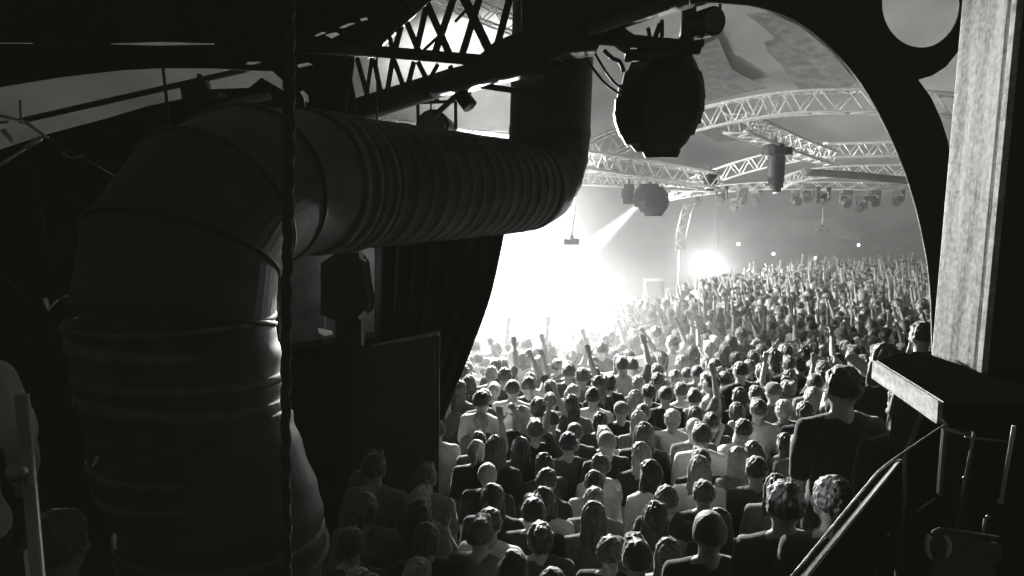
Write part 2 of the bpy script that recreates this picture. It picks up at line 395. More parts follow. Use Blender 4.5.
# grey partition seen through the gap below the duct
pw = thing('grey_partition', 'mid grey partition board seen in the gap left of the black drape', 'partition', (W(335, 400, 7.9).x, 7.9, 0))
slab('board', [(280, 225), (378, 225), (378, 331), (350, 340), (330, 342), (280, 345)], 7.9, .05, M['greypipe'], pw)
slab('frame_rail', [(280, 345), (378, 331), (378, 337), (280, 351)], 7.86, .08, M['black'], pw)
slab('skirt', [(270, 345), (380, 331), (380, 700), (270, 700)], 7.95, .03, M['cloth'], pw)
# lamp housing in the gap
lh = thing('lamp_housing', 'black boxy lamp housing on a pole with white brackets, in the gap beside the drape', 'lamp', (W(348, 300, 6.6).x, 6.6, 0))
slab('housing', [(325, 262), (340, 252), (358, 252), (366, 262), (369, 285), (372, 300), (370, 312), (360, 314), (352, 326), (338, 318), (325, 312)], 6.6, .3, M['black'], lh)
slab('pole', [(337, 312), (362, 312), (362, 560), (337, 560)], 6.6, .12, M['black'], lh)
slab('bracket', [(359.5, 247), (362.5, 247), (363, 258), (366, 260), (366, 262), (359.5, 258)], 6.5, .03, M['white'], lh)
slab('bracket', [(359, 316), (364, 311), (367, 312), (367, 315), (364, 317), (364.5, 345), (361.5, 345), (361.5, 319), (359, 319)], 6.4, .03, M['white'], lh)
sg = thing('white_tag', 'tiny white tag fixed below the lamp housing, right of the rope', 'tag', W(324, 332, 7.7))
slab('plate', [(318, 328), (332, 331), (333, 334), (325, 336), (319, 333)], 7.7, .02, M['white'], sg)
bm = bmesh.new(); tube(bm, W(325, 310, 7.71), W(325, 330, 7.71), .01); obj('wire', bm, M['grey'], sg)
# small fittings by the rope
pole((281, 275), (284, 380), 3.4, .018, M['greypipe'], 'grey steel pole just left of the rope, right of the duct', 'steel_pole', 'pole', clamp=(279, 307))
# ------------------------------------------------------------------ dark near-side roof and wall at left
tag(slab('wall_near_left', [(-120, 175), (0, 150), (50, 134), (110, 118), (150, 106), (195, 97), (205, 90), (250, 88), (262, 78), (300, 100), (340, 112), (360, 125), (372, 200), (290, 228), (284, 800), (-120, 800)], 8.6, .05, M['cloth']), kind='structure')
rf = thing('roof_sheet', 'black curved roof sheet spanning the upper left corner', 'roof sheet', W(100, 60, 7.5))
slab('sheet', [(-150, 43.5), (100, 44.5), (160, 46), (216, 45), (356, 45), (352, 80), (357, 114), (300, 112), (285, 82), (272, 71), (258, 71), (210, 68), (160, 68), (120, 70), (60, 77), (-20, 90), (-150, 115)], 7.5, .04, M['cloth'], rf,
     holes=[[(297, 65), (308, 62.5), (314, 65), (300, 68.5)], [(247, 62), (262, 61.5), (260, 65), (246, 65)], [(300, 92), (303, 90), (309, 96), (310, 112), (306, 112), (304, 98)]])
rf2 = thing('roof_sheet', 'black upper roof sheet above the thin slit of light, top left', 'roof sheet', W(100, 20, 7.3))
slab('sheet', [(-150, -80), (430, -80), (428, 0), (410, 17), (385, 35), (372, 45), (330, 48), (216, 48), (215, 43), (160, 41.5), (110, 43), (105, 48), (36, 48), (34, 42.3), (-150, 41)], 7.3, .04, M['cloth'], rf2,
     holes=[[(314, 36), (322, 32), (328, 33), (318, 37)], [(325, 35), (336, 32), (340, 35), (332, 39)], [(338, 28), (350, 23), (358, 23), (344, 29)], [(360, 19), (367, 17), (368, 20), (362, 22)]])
pole((20, 121), (262, 66), 8.2, .035, M['black'], 'long black pipe slanting across the grey tent roof at upper left', 'roof_pipe', 'pipe')
pole((163, 68), (171, 138), 8.1, .018, M['black'], 'thin black drop rod below the slanting roof pipe', 'drop_rod', 'rod')
bm = bmesh.new(); sweep(bm, smoothpath([W(188, 122, 8.3), W(215, 110, 8.3), W(240, 102, 8.3), W(270, 96, 8.3)], 6), .05, 8)
tag(obj('grey_conduit', bm, M['panel'], smooth=True), 'short faint grey conduit arching above the duct elbow', 'conduit')
bm = bmesh.new(); sweep(bm, smoothpath([W(162, 148, 7.8), W(168, 142, 7.8), W(176, 139, 7.8)], 5), .03, 8)
tag(obj('cable_end', bm, M['grey'], smooth=True), 'short pale cable end hooked at the foot of the drop rod', 'cable')
pl_ = thing('hanging_par_lamp', 'black lamp body clamped on the slanting roof pipe, upper left', 'lamp', W(190, 92, 8))
slab('body', [(184, 88), (190, 82), (206, 80), (208, 90), (222, 92), (222, 98), (186, 100)], 8, .2, M['black'], pl_)
bm = bmesh.new(); tube(bm, W(198, 84, 8), W(200, 74, 8), .03); obj('hook', bm, M['black'], pl_)
# left lit metal frames
fr = thing('metal_frame', 'folded pale-edged metal frame jutting in at the left edge', 'frame', W(20, 150, 4.5))
for a, b, r in (((-20, 110), (25, 122), .012), ((25, 122), (48, 138), .014), ((41, 138), (26, 148), .022), ((26, 148), (-20, 178), .012), ((-20, 124), (8, 122), .01), ((20, 100), (21, 121), .008), ((48, 138), (118, 178), .006), ((3, 130), (14, 142), .02)):
    bm = bmesh.new(); tube(bm, W(*a, 4.5), W(*b, 4.5), r*.8); obj('bar', bm, M['grey'] if r > .01 else M['greypipe'], fr, True)
hk = thing('hook_bracket', 'small bright curved hook bracket on the dark wall at left', 'hook', W(72, 156, 8.5))
bm = bmesh.new(); sweep(bm, smoothpath([W(63, 152, 8.5), W(68, 157, 8.5), W(76, 158, 8.5), W(83, 155, 8.5)], 4), .02, 6); obj('hook', bm, M['grey'], hk, True)
pole((36, 170), (50, 272), 8.5, .017, M['darkmetal'], 'thin upright conduit on the dark wall at far left', 'wall_conduit', 'pipe')
pole((52, 277), (80, 276), 8.5, .012, M['darkmetal'], 'short level conduit crossing behind the duct, left', 'wall_conduit', 'pipe')
lv = thing('lever_handle', 'small bright lever handle on the dark wall left of the duct', 'handle', W(47, 305, 8.5))
bm = bmesh.new(); tube(bm, W(45, 298, 8.5), W(49, 311, 8.5), .032, .022); tube(bm, W(49, 309, 8.5), W(58, 300, 8.5), .015); obj('lever', bm, M['alu'], lv, True)
bm = bmesh.new(); tube(bm, W(60, 300, 8.5), W(68, 295, 8.5), .018); obj('grip', bm, M['grey'], lv, True)
pole((-40, 238), (30, 300), 8.5, .03, M['darkmetal'], 'slanting grey brace tube at the far left edge', 'brace_tube', 'pipe')
pole((22, 395), (2, 600), 1.6, .016, M['grey'], 'bright steel upright tube at the lower left edge', 'steel_tube', 'pole', clamp=(17, 472), floor=True)
pole((27, 550), (20, 600), 1.7, .008, M['alu'], 'short bright rod beside the steel tube, bottom left corner', 'steel_rod', 'rod', floor=True)
cl = thing('cable_clip', 'tiny bright cable clip on the left side of the lower duct', 'clip', W(96, 461, 2.3))
bm = bmesh.new(); sweep(bm, smoothpath([W(93, 466, 2.3), W(96, 461, 2.3), W(97, 457, 2.3)], 4), .005, 6); obj('clip', bm, M['alu'], cl)
# ------------------------------------------------------------------ trusses
def lattice(bm, ca, cb, pitch, r):
    """zigzag between two poly-line chords"""
    n = max(2, int(sum((ca[i+1]-ca[i]).length for i in range(len(ca)-1))/pitch))
    def at(c, t):
        t = min(max(t, 0), 1)*(len(c)-1); i = min(int(t), len(c)-2); return c[i].lerp(c[i+1], t-i)
    for k in range(n):
        t0, t1, t2 = k/n, (k+.5)/n, (k+1)/n
        tube(bm, at(ca, t0), at(cb, t1), r, seg=6); tube(bm, at(cb, t1), at(ca, t2), r, seg=6)
def truss(label, top, h, w, r=.028, rb=.014, m=None, pitch=.5, name='lighting_truss', side=None):
    """top: 3D polyline of the middle of the top; h drop, w width"""
    m = m or M['alu']; top = [Vector(p) for p in top]
    t = thing(name, label, 'truss', top[0])
    d = (top[-1]-top[0]).normalized(); s = Vector(side) if side else Vector((-d.y, d.x, 0)).normalized()
    ch = [[p+s*w/2 for p in top], [p-s*w/2 for p in top], [p+s*w/2-Vector((0, 0, h)) for p in top], [p-s*w/2-Vector((0, 0, h)) for p in top]]
    for c in ch:
        bm = bmesh.new(); sweep(bm, c, r, 8); obj('chord', bm, m, t, True)
    bm = bmesh.new()
    lattice(bm, ch[0], ch[2], pitch, rb); lattice(bm, ch[1], ch[3], pitch, rb); lattice(bm, ch[0], ch[1], pitch, rb); lattice(bm, ch[2], ch[3], pitch, rb)
    obj('lacing', bm, m, t, True)
    return t
def arcp(pl, Y0, Y1, n=20):
    P = smoothpath([Vector((a, b, 0)) for a, b in pl], 6); m = len(P)-1
    return [W(p.x, p.y, Y0+(Y1-Y0)*i/m) for i, p in enumerate(P)]
truss('long arched aluminium truss curving across the upper right view to the timber post', arcp([(640, 126), (703, 108), (750, 98), (800, 92), (880, 91), (960, 96), (1060, 106)], 13, 13), .40, .35, pitch=.62)
truss('lower level aluminium truss section ending at the arch, under the long arched truss', arcp([(820, 144), (860, 143), (900, 142), (960, 143)], 19, 19), .38, .34, pitch=.6)
truss('arched aluminium truss rising from the middle lamps toward the lower level section', arcp([(660, 190), (700, 175), (740, 161), (780, 151), (822, 144)], 19, 19), .38, .34, r=.024, pitch=.5)
truss('slanting aluminium truss linking the long arched truss down to the lower one', arcp([(735, 113), (770, 128), (800, 141), (830, 152)], 13.2, 18.5), .36, .4, r=.035, rb=.018, pitch=.7)
truss('straight aluminium truss from behind the duct to the small round speaker cluster', arcp([(560, 148), (600, 155), (650, 163), (712, 174)], 11.5, 14), .30, .4, pitch=.42)
truss('second aluminium truss just below the straight one, partly hidden by the duct', arcp([(560, 172), (620, 176), (720, 182)], 14, 16), .22, .3, pitch=.4)
truss('short steep aluminium truss piece between duct and big speaker cluster', arcp([(570, 152), (600, 137), (640, 120)], 12, 13), .42, .3, pitch=.5)
truss('aluminium truss running just above the ribbed duct', arcp([(350, 112), (420, 124), (530, 138)], 12, 12), .24, .3, r=.022, pitch=.36)
truss('faint low aluminium truss above the far crowd, ending at the arch', arcp([(775, 183), (800, 171), (850, 166), (930, 165)], 24, 24), .36, .3, pitch=.5)
truss('distant slim truss seen above the crowd below the dark boom', arcp([(640, 200), (700, 188), (780, 182), (930, 184)], 28, 28), .3, .3, r=.02, pitch=.6)
truss('pale truss seen high through the gaps of the black lattice girder', arcp([(420, -22), (470, 0), (520, 20), (570, 42)], 15, 15), .34, .35, r=.03, pitch=.5)
bm = bmesh.new(); sweep(bm, arcp([(803, 172), (850, 175), (912, 181)], 18, 18), .10, 10)
tag(obj('dark_boom', bm, M['greypipe'], smooth=True), 'dark grey boom pipe crossing below the lower truss at right', 'pipe')
# near black lattice girder
gd = thing('lattice_girder', 'black lattice girder with crossed bars overhead left of centre', 'girder', W(420, 60, 6))
def gbar(a, b, w, nm='brace', Y=6, Y2=None):
    bm = bmesh.new(); tube(bm, W(*a, Y), W(*b, Y2 or Y), w/2/667*Y, seg=8); obj(nm, bm, M['black'], gd, True)
gbar((300, 47), (372, 51), 12, 'chord'); gbar((372, 51), (560, 67), 11, 'chord')
gbar((340, 116), (455, 80), 24, 'chord', 6.1); gbar((450, 82), (560, 50), 24, 'chord', 6.1)
gbar((470, 84), (552, 96), 6, 'chord', 6); gbar((366, 52), (440, -20), 14, 'chord', 6.3, 5.6)
for a, b, w in (((420, -12), (452, 60), 7), ((457, -12), (434, 56), 7), ((462, -6), (490, 52), 9), ((482, -10), (460, 62), 7), ((512, -10), (496, 50), 7), ((519, -10), (535, 40), 6), ((405, 18), (419, 52), 6), ((427, 4), (416, 52), 6), ((403, 18), (395, 50), 6), ((388, 32), (393, 50), 5), ((385, 34), (378, 50), 5),
                ((438, 37), (424, 50), 3), ((470, 6), (455, 22), 3),
                ((357, 58), (368, 98), 5), ((372, 58), (366, 98), 4), ((374, 60), (382, 98), 5), ((393, 58), (386, 98), 5), ((394, 60), (404, 88), 5), ((414, 62), (407, 88), 5), ((418, 62), (428, 82), 5), ((438, 64), (429, 80), 4), ((352, 60), (345, 112), 6), ((346, 56), (356, 110), 4), ((450, 66), (456, 78), 5)):
    gbar(a, b, w)
gp = thing('girder_end_plate', 'black plated joint where the lattice girder meets the duct top', 'girder joint', W(530, 50, 6))
slab('plate', [(478, 62), (496, 46), (522, 36), (520, -40), (712, -40), (712, -2), (690, 4), (650, 14), (600, 27), (586, 34), (596, 52), (560, 56), (548, 64), (545, 78), (520, 76), (500, 80), (470, 88), (430, 94)], 5.9, .35, M['black'], gp)
lb = thing('lighting_bridge', 'black lighting bridge holding the big speaker cluster, top centre', 'bridge', W(640, 40, 6.2))
for a, b, w in (((580, 36), (700, 48), 13), ((596, 30), (720, -12), 14), ((609, 30), (632, 46), 20), ((660, 24), (650, 52), 5), ((648, 28), (652, 48), 4), ((690, 0), (686, 44), 14), ((570, 30), (600, 44), 9), ((684, 46), (703, 43), 8), ((625, 56), (690, 52), 12)):
    bm = bmesh.new(); Y = 6.3; tube(bm, W(*a, Y), W(*b, Y), w/2/667*Y, seg=8); obj('beam', bm, M['black'], lb, True)
bm = bmesh.new(); tube(bm, W(588, 31, 5.6), W(668, 4, 5.6), .045, seg=16); tag(obj('grey_roll', bm, M['greypipe'], smooth=True), 'dull grey rolled cloth lying under the black lighting bridge', 'roll')
for k, (pp, lb_) in enumerate((([(576, 42), (590, 64), (606, 84), (624, 96)], 'thin slack black cable hanging left of the speaker cluster, lower one'), ([(590, 44), (600, 62), (612, 80), (624, 90)], 'thin slack black cable hanging left of the speaker cluster, upper one'), ([(604, 50), (612, 58), (620, 62), (624, 72)], 'short frayed black strap at the top left of the speaker cluster'))):
    bm = bmesh.new(); sweep(bm, smoothpath([W(a, b, 6.4) for a, b in pp], 6), .012 if k < 2 else .02, 8); tag(obj('slack_cable' if k < 2 else 'frayed_strap', bm, M['black'], smooth=True), lb_, 'cable' if k < 2 else 'strap')
# window frame bar next to riser
bm = bmesh.new(); tube(bm, W(519, 90, 6.6), W(519, 140, 6.6), .015); tag(obj('thin_steel_bar', bm, M['alu']), 'thin bright upright bar against the left side of the rising duct', 'bar')
# speaker clusters: stacked cabinets forming a rounded drum
def cluster(label, prof, Y, px, group=None, m=None, hang=None, tp=.5):
    """prof: list of (y_px_top, y_px_bottom, x_left, x_right)"""
    m = m or M['black']; t = thing('speaker_cluster', label, 'speaker', W(px, prof[0][0], Y), group)
    HW = [(p[3]-p[2])/2/667*Y for p in prof]
    for ci, (y0, y1, xa, xb) in enumerate(prof):
        c = W((xa+xb)/2, (y0+y1)/2, Y); hw = (xb-xa)/2/667*Y; hh = (y1-y0)/2/667*Y
        for side in range(1):
            bm = bmesh.new(); n = 14; ringb, ringt = [], []; ht = hw+(HW[max(ci-1, 0)]-hw)*tp*.8; hb = hw+(HW[min(ci+1, len(HW)-1)]-hw)*tp*.8
            for k in range(n):
                a = 2*math.pi*(k+.5)/n; rr = 1.0 if k % 2 else .98
                ringb.append(bm.verts.new(c+Vector((math.cos(a)*rr*hb, math.sin(a)*rr*hb*.8, -hh*.99)))); ringt.append(bm.verts.new(c+Vector((math.cos(a)*rr*ht, math.sin(a)*rr*ht*.8, hh*.99))))
            bm.faces.new(ringt); bm.faces.new(ringb[::-1])
            for k in range(n): bm.faces.new((ringb[k], ringb[(k+1) % n], ringt[(k+1) % n], ringt[k]))
            bmesh.ops.bevel(bm, geom=bm.edges[:], offset=min(hh, hw)*.12, segments=2, affect='EDGES')
            obj('cabinet', bm, m, t)
    bm = bmesh.new(); a = W(px, prof[0][0]+1, Y); b = W(px, hang, Y); tube(bm, a, b, .02); obj('hanging_bar', bm, m, t)
    return t
cluster('big black rounded speaker cluster hanging top centre in front of the trusses', [(52, 62, 640, 690), (61, 74, 628, 697), (73, 87, 622, 702), (86, 100, 617, 703.5), (99, 113, 614, 703), (112, 125, 613, 701), (124, 136, 617, 695), (135, 145, 622, 688), (144, 152, 632, 681), (151, 158, 645, 677)], 6.6, 662, hang=20)
cluster('small dark rounded speaker cluster hanging farther off beneath the trusses', [(184, 188, 640, 658), (187, 194, 635, 666), (193, 201, 632, 669), (200, 207, 633, 669), (206, 212, 638, 667), (211, 216, 645, 662)], 14, 650, m=M['black'], hang=176)
cluster('smaller blurred speaker cluster immediately left of the small rounded one', [(184, 190, 624, 634), (189, 198, 621, 634), (197, 204, 623, 634)], 14.6, 629, m=M['black'], hang=176)
cluster('tall narrow black speaker column hanging from the lower truss', [(144, 149, 763, 784), (148, 155, 762, 792), (156, 166, 768, 785), (165, 175, 767.5, 784.5), (174, 184, 768, 784), (183, 188, 769, 783), (187, 192, 771, 781)], 15, 776, m=M['black'], hang=134, tp=0)
cluster('short grey speaker column hanging right of the small rounded cluster', [(170, 176, 704, 716), (175, 184, 703, 717), (183, 191, 704, 714)], 15.5, 710, m=M['black'], hang=166, tp=0)
# bridge lamp with lens
def par(label, px, py, Y, r, aim, name='stage_lamp', group=None, lens=None, m=None):
    t = thing(name, label, 'lamp', W(px, py, Y), group); c = W(px, py, Y); d = Vector(aim).normalized(); m = m or M['black']
    bm = bmesh.new(); tube(bm, c-d*r*1.4, c-d*r*.9, r*.55, r*.95, 18); tube(bm, c-d*r*.9, c+d*r*.9, r*.95, r, 18); can_ = obj('can', bm, m, t, False)
    bm = bmesh.new(); tube(bm, c+d*r*.9, c+d*r*1.02, r*.86, r*.8, 18); obj('lens', bm, lens or M['lens'], can_)
    s = d.cross(Vector((0, 0, 1))).normalized(); u = Vector((0, 0, 1))
    bm = bmesh.new(); tube(bm, c+s*r*1.15, c+s*r*1.15+u*r*1.6, r*.1); tube(bm, c-s*r*1.15, c-s*r*1.15+u*r*1.6, r*.1); tube(bm, c-s*r*1.15+u*r*1.6, c+s*r*1.15+u*r*1.6, r*.1); tube(bm, c+u*r*1.6, c+u*r*2.2, r*.15); obj('yoke', bm, m, t)
    return t
par('black round stage lamp on the right end of the lighting bridge', 706, 23, 6.2, .125, (.35, -1, -.1))
par('small black lamp pointing down beside the girder, seen against the white roof', 466, 101, 6.0, .07, (.6, -.3, -.8), group=None)
par('black domed lamp peeping over the ribbed duct', 437, 130, 7.2, .18, (-.2, -1, .1))
gx = thing('support_strut', 'thin black strut slanting below the lattice girder', 'strut', W(440, 110, 6)); bm = bmesh.new(); tube(bm, W(432, 118, 6), W(458, 94, 6), .025); obj('rod', bm, M['black'], gx)
pole((431, 95), (431, 140), 6.3, .008, M['black'], 'thin black suspension rod above the ribbed duct', 'suspension_rod', 'rod')
pole((377, 0), (377, 140), 5.0, .006, M['black'], 'thin dark vertical wire in front of the lattice girder', 'steel_wire', 'wire')
# hanging rods with lamps
def drop(label, px0, y0, px1, y1, Y, w):
    t = thing('drop_lamp', label, 'lamp', W(px1, y1, Y), 'lamps on long drop rods' if 0 else None)
    bm = bmesh.new(); tube(bm, W(px0, y0, Y), W(px1, y1, Y), w*.12); obj('rod', bm, M['grey'], t, True)
    c = W(px1, y1, Y); bm = bmesh.new(); bx(bm, c.x-w, c.x+w, Y-w*.6, Y+w*.6, c.z-w*.45, c.z+w*.3, w*.1); obj('head', bm, M['greypipe'], t)
    bm = bmesh.new(); tube(bm, c+Vector((0, 0, w*.3)), c+Vector((0, 0, w*.9)), w*.45, w*.15); obj('collar', bm, M['greypipe'], t)
    return t
drop('small lamp on a long drop rod just right of the duct end', 577, 186, 571, 241, 12, .14)
drop('tiny lamp on a drop rod above the far crowd, right of centre', 824, 196, 822, 229, 24, .18)
# moving head lamps along the far trusses
def moving_head():
    t = thing('moving_head_lamp', '', 'lamp', (0, 0, 0), 'moving head lamps under the far trusses')
    bm = bmesh.new(); bx(bm, -.15, .15, -.13, .13, -.12, 0, .01); obj('base', bm, M['greypipe'], t)
    bm = bmesh.new(); bx(bm, -.17, -.14, -.05, .05, -.38, -.10); bx(bm, .14, .17, -.05, .05, -.38, -.10); bx(bm, -.17, .17, -.05, .05, -.14, -.11); obj('yoke', bm, M['greypipe'], t)
    bm = bmesh.new(); tube(bm, (0, .14, -.26), (0, -.14, -.42), .10, .13, 14); lh_ = obj('lamp_head', bm, M['greypipe'], t, False)
    bm = bmesh.new(); tube(bm, (0, -.14, -.42), (0, -.15, -.426), .11, .11, 14); obj('lens', bm, M['lens'], lh_)
    return t
mh = moving_head(); spots = [(697, 190, 20, 'left end, by the short grey speaker column'), (722, 186, 20, 'second from left, over the chain tower'), (742, 188, 22, 'third from left, by the narrow speaker column'), (757, 190, 23, 'directly left of the narrow speaker column'), (797, 190, 22, 'directly right of the narrow speaker column'), (808, 184, 19, 'beneath the left end of the dark boom'), (824, 187, 19, 'above the tiny drop lamp'), (846, 190, 20, 'bright one in the middle beneath the dark boom'), (862, 196, 21, 'low one right of the tiny drop lamp'), (875, 190, 21, 'second from the arch edge'), (899, 190, 22, 'nearest the arch edge'), (735, 198, 26, 'low small one left of the narrow speaker column')]
for i, (px, py, Y, ds) in enumerate(spots):
    o = mh if i == 0 else copy_tree(mh)
    o.location = W(px, py, Y); o.rotation_euler.z = random.uniform(-1, 1); s = 1.0; o.scale = (s,)*3
    o['label'] = 'moving head lamp under the far trusses, '+ds
# chain tower + chain
tw = truss('slim hanging truss tower above the stage side, slanting slightly', [W(690, 203, 19), W(686, 214, 19), W(682, 232, 19), W(680, 250, 19)], .001, .28, r=.02, rb=.012, m=M['grey'], pitch=.3, name='hanging_tower', side=(1, 0, 0))
bm = bmesh.new(); a = W(679, 250, 19); b = W(678, 284, 19); n = 18
for k in range(n):
    c = a.lerp(b, (k+.5)/n); ell(bm, c, (.03 if k % 2 else .018, .018 if k % 2 else .03, .034), 6, 5)
tag(obj('hoist_chain', bm, M['alu'], smooth=True), 'pale hoist chain hanging below the slim truss tower', 'chain')
# ------------------------------------------------------------------ stage
ST = thing('stage_platform', 'hazy stage platform at the left end of the crowd, washed out by light', 'stage', (.5, 18, 0))
bm = bmesh.new(); bx(bm, -5, 5.0, 17.6, 23, 0, 1.1, .02); obj('deck', bm, M['grey'], ST)
bm = bmesh.new(); bx(bm, -5, 5.0, 17.5, 17.6, .2, 1.1); obj('front_skirt', bm, M['panel'], ST)
BY = 31; bd = thing('stage_backdrop', 'pale backdrop cloth behind the washed-out stage', 'backdrop', (0, BY, 0))
bm = bmesh.new(); n = 60; r0 = [bm.verts.new((-9+18.5*k/n, BY+.12*math.sin(k*1.1), FZ+.3)) for k in range(n+1)]; r1 = [bm.verts.new((-9+18.5*k/n, BY+.12*math.sin(k*1.1), 5.4)) for k in range(n+1)]
for k in range(n): bm.faces.new((r0[k], r0[k+1], r1[k+1], r1[k]))
obj('cloth', bm, M['drab'], bd, True)
bm = bmesh.new(); tube(bm, (-9, BY, 5.4), (9.5, BY, 5.4), .05); tube(bm, (-9, BY, 0), (-9, BY, 5.4), .05); tube(bm, (9.5, BY, 0), (9.5, BY, 5.4), .05); obj('frame', bm, M['drab'], bd)
def boxthing(name, label, cat, x0, y0, x1, y1, Y, dep, m, z0=None):
    a, b = W(x0, y0, Y), W(x1, y1, Y); zz = z0 if z0 is not None else b.z
    t = thing(name, label, cat, ((a.x+b.x)/2, Y, zz)); bm = bmesh.new(); bx(bm, a.x, b.x, Y, Y+dep, zz, a.z, .02); obj('body', bm, m, t)
    return t
wb = boxthing('white_banner_box', 'bright white upright box on the stage edge', 'box', 593, 286, 618, 318, 18.2, .6, M['white'], 1.1)
bm = bmesh.new(); a, b = W(596, 290, 18.2), W(615, 312, 18.2); bx(bm, a.x, b.x, 18.15, 18.2, b.z, a.z, .01); obj('front_panel', bm, M['white'], wb)
sb = boxthing('stage_screen', 'faint pale rectangular screen on the right of the stage', 'screen', 646, 281, 662, 304, 20, .15, M['panel'], 1.1)
bm = bmesh.new(); a, b = W(644, 279, 20), W(664, 306, 20); bx(bm, a.x, b.x, 20.05, 20.12, 1.1, a.z); obj('frame', bm, M['wall'], sb)
for k, (px, py) in enumerate(((668, 296), (676, 296), (684, 296))):
    boxthing('flight_case', 'small pale flight case stacked on the stage right edge, %s of three' % ('left', 'middle', 'right')[k], 'case', px, py, px+7, 303, 20.5, .5, M['wall'], 1.1)
sc_ = boxthing('stage_speaker', 'greyish speaker stack at the foot of the stage behind the front rows', 'speaker', 566, 312, 607, 345, 16.4, .8, M['wall'], 0)
# bright lamps facing the crowd
par('glaring white spotlight shining at the camera over the middle of the crowd', 707, 267, 27, .22, (-.25, -1, .02), name='glaring_spotlight', lens=M['lit'], m=M['wall'])
for px, py, Y, ds in ((738, 244, 30, 'small glowing lamp above and right of the glaring spotlight'), (773, 254, 30, 'small glowing lamp on the far wall right of the glaring spotlight'), (815, 258, 32, 'tiny glowing lamp just above the far crowd'), (858, 245, 32, 'small glowing lamp that starts a thin beam at right')):
    par(ds, px, py, Y, .07, (-.1, -1, -.05), name='wall_lamp', lens=M['litdim'], m=M['wall'])
# dark sheets added just under the roof skin, shaped as its shadow patches
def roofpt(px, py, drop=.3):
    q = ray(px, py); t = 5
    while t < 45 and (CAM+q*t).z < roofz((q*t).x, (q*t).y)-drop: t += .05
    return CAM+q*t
def shade_sheet(label, P):
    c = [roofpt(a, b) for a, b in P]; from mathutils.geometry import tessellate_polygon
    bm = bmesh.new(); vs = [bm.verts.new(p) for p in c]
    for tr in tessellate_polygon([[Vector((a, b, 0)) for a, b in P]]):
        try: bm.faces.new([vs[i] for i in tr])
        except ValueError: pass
    tag(obj('roof_shadow_panel', bm, M['shade_sheet']), label, 'shade sheet')
shade_sheet('dark sheet standing in for shadow under the tent roof, right side of the arch opening', [(745, 14), (768, 12), (800, 26), (832, 52), (856, 82), (850, 88), (800, 90), (790, 78), (782, 66), (768, 52), (764, 42), (775, 38), (762, 26)])
shade_sheet('dark sheet standing in for shadow under the tent roof, right of the big speaker cluster', [(690, 58), (706, 44), (718, 38), (726, 56), (732, 70), (748, 78), (768, 88), (730, 96), (704, 102), (690, 106)])
shade_sheet('narrow dark strip standing in for shadow between the two upper trusses', [(700, 132), (730, 126), (760, 128), (745, 140), (716, 142)])
# far balcony band on back wall
bm = bmesh.new(); bx(bm, 3, 25.5, 36.6, 38, 2.6, 3.0); bx(bm, 3, 25.5, 36.6, 36.7, 3.0, 3.7)
tag(obj('trim_2', bm, M['wall']), kind='structure')
# ------------------------------------------------------------------ people
def seg(bm, a, ra, b, rb):
    n = max(2, int((Vector(b)-Vector(a)).length/(min(ra, rb)*1.1)))
    tube(bm, a, b, ra, rb, seg=12); ell(bm, a, (ra,)*3, 10, 7); ell(bm, b, (rb,)*3, 10, 7)
def hand(bm, wrist, d, palm_n, side, curl=.3):
    d = d.normalized(); s = d.cross(palm_n).normalized()*side; pn = palm_n.normalized()
    c = wrist+d*.045
    ell(bm, c, (.001,)*3, 4, 3)
    for k in (-1, 0, 1): seg(bm, wrist+d*.01+s*k*.012, .017, wrist+d*.085+s*k*.025, .015)
    for k, l in ((-1.5, .062), (-.5, .075), (.5, .080), (1.5, .070)):
        b0 = wrist+d*.088+s*k*.0205; m1 = b0+(d*math.cos(curl*.6)+pn*math.sin(curl*.6)+s*k*.05)*l*.5; e1 = m1+(d*math.cos(curl*1.8)+pn*math.sin(curl*1.8)+s*k*.05)*l*.5
        seg(bm, b0, .0095, m1, .009); seg(bm, m1, .009, e1, .0075)
    b0 = wrist+d*.025+s*-.028*1.0; m1 = b0+(d*.6-s*.8+pn*.2).normalized()*.04; e1 = m1+(d*.9-s*.3+pn*.3).normalized()*.035
    seg(bm, b0, .013, m1, .011); seg(bm, m1, .0105, e1, .009)
POSES = {  # elbow / wrist offsets relative to the shoulder for (left, right)
 'down': (((-.05, -.02, -.29), (-.03, .10, -.53)), ((.05, -.02, -.29), (.03, .10, -.53))),
 'right_up': (((-.05, -.02, -.29), (-.02, .12, -.52)), ((.09, .10, .25), (.04, .16, .50))),
 'left_up': (((-.12, .12, .22), (-.05, .20, .46)), ((.06, -.02, -.28), (.02, .14, -.50))),
 'both_up': (((-.13, .08, .23), (-.10, .14, .49)), ((.12, .10, .24), (.14, .13, .50))),
 'vee': (((-.20, .02, .18), (-.32, .08, .40)), ((.17, .05, .20), (.10, .12, .45))),
 'phone': (((-.08, .18, -.12), (.08, .34, .08)), ((.08, .18, -.12), (-.06, .34, .08))),
 'clap': (((-.09, .08, -.24), (.10, .28, -.14)), ((.09, .08, -.24), (-.10, .28, -.12))),
 'hand_on_hip': (((-.12, -.06, -.18), (.0, .10, -.36)), ((.12, -.06, -.18), (.0, .10, -.36))),
 'head_hold': (((-.20, .02, .16), (-.08, -.02, .30)), ((.20, .02, .16), (.06, -.02, .30))),
}
def V(*a): return Vector(a)
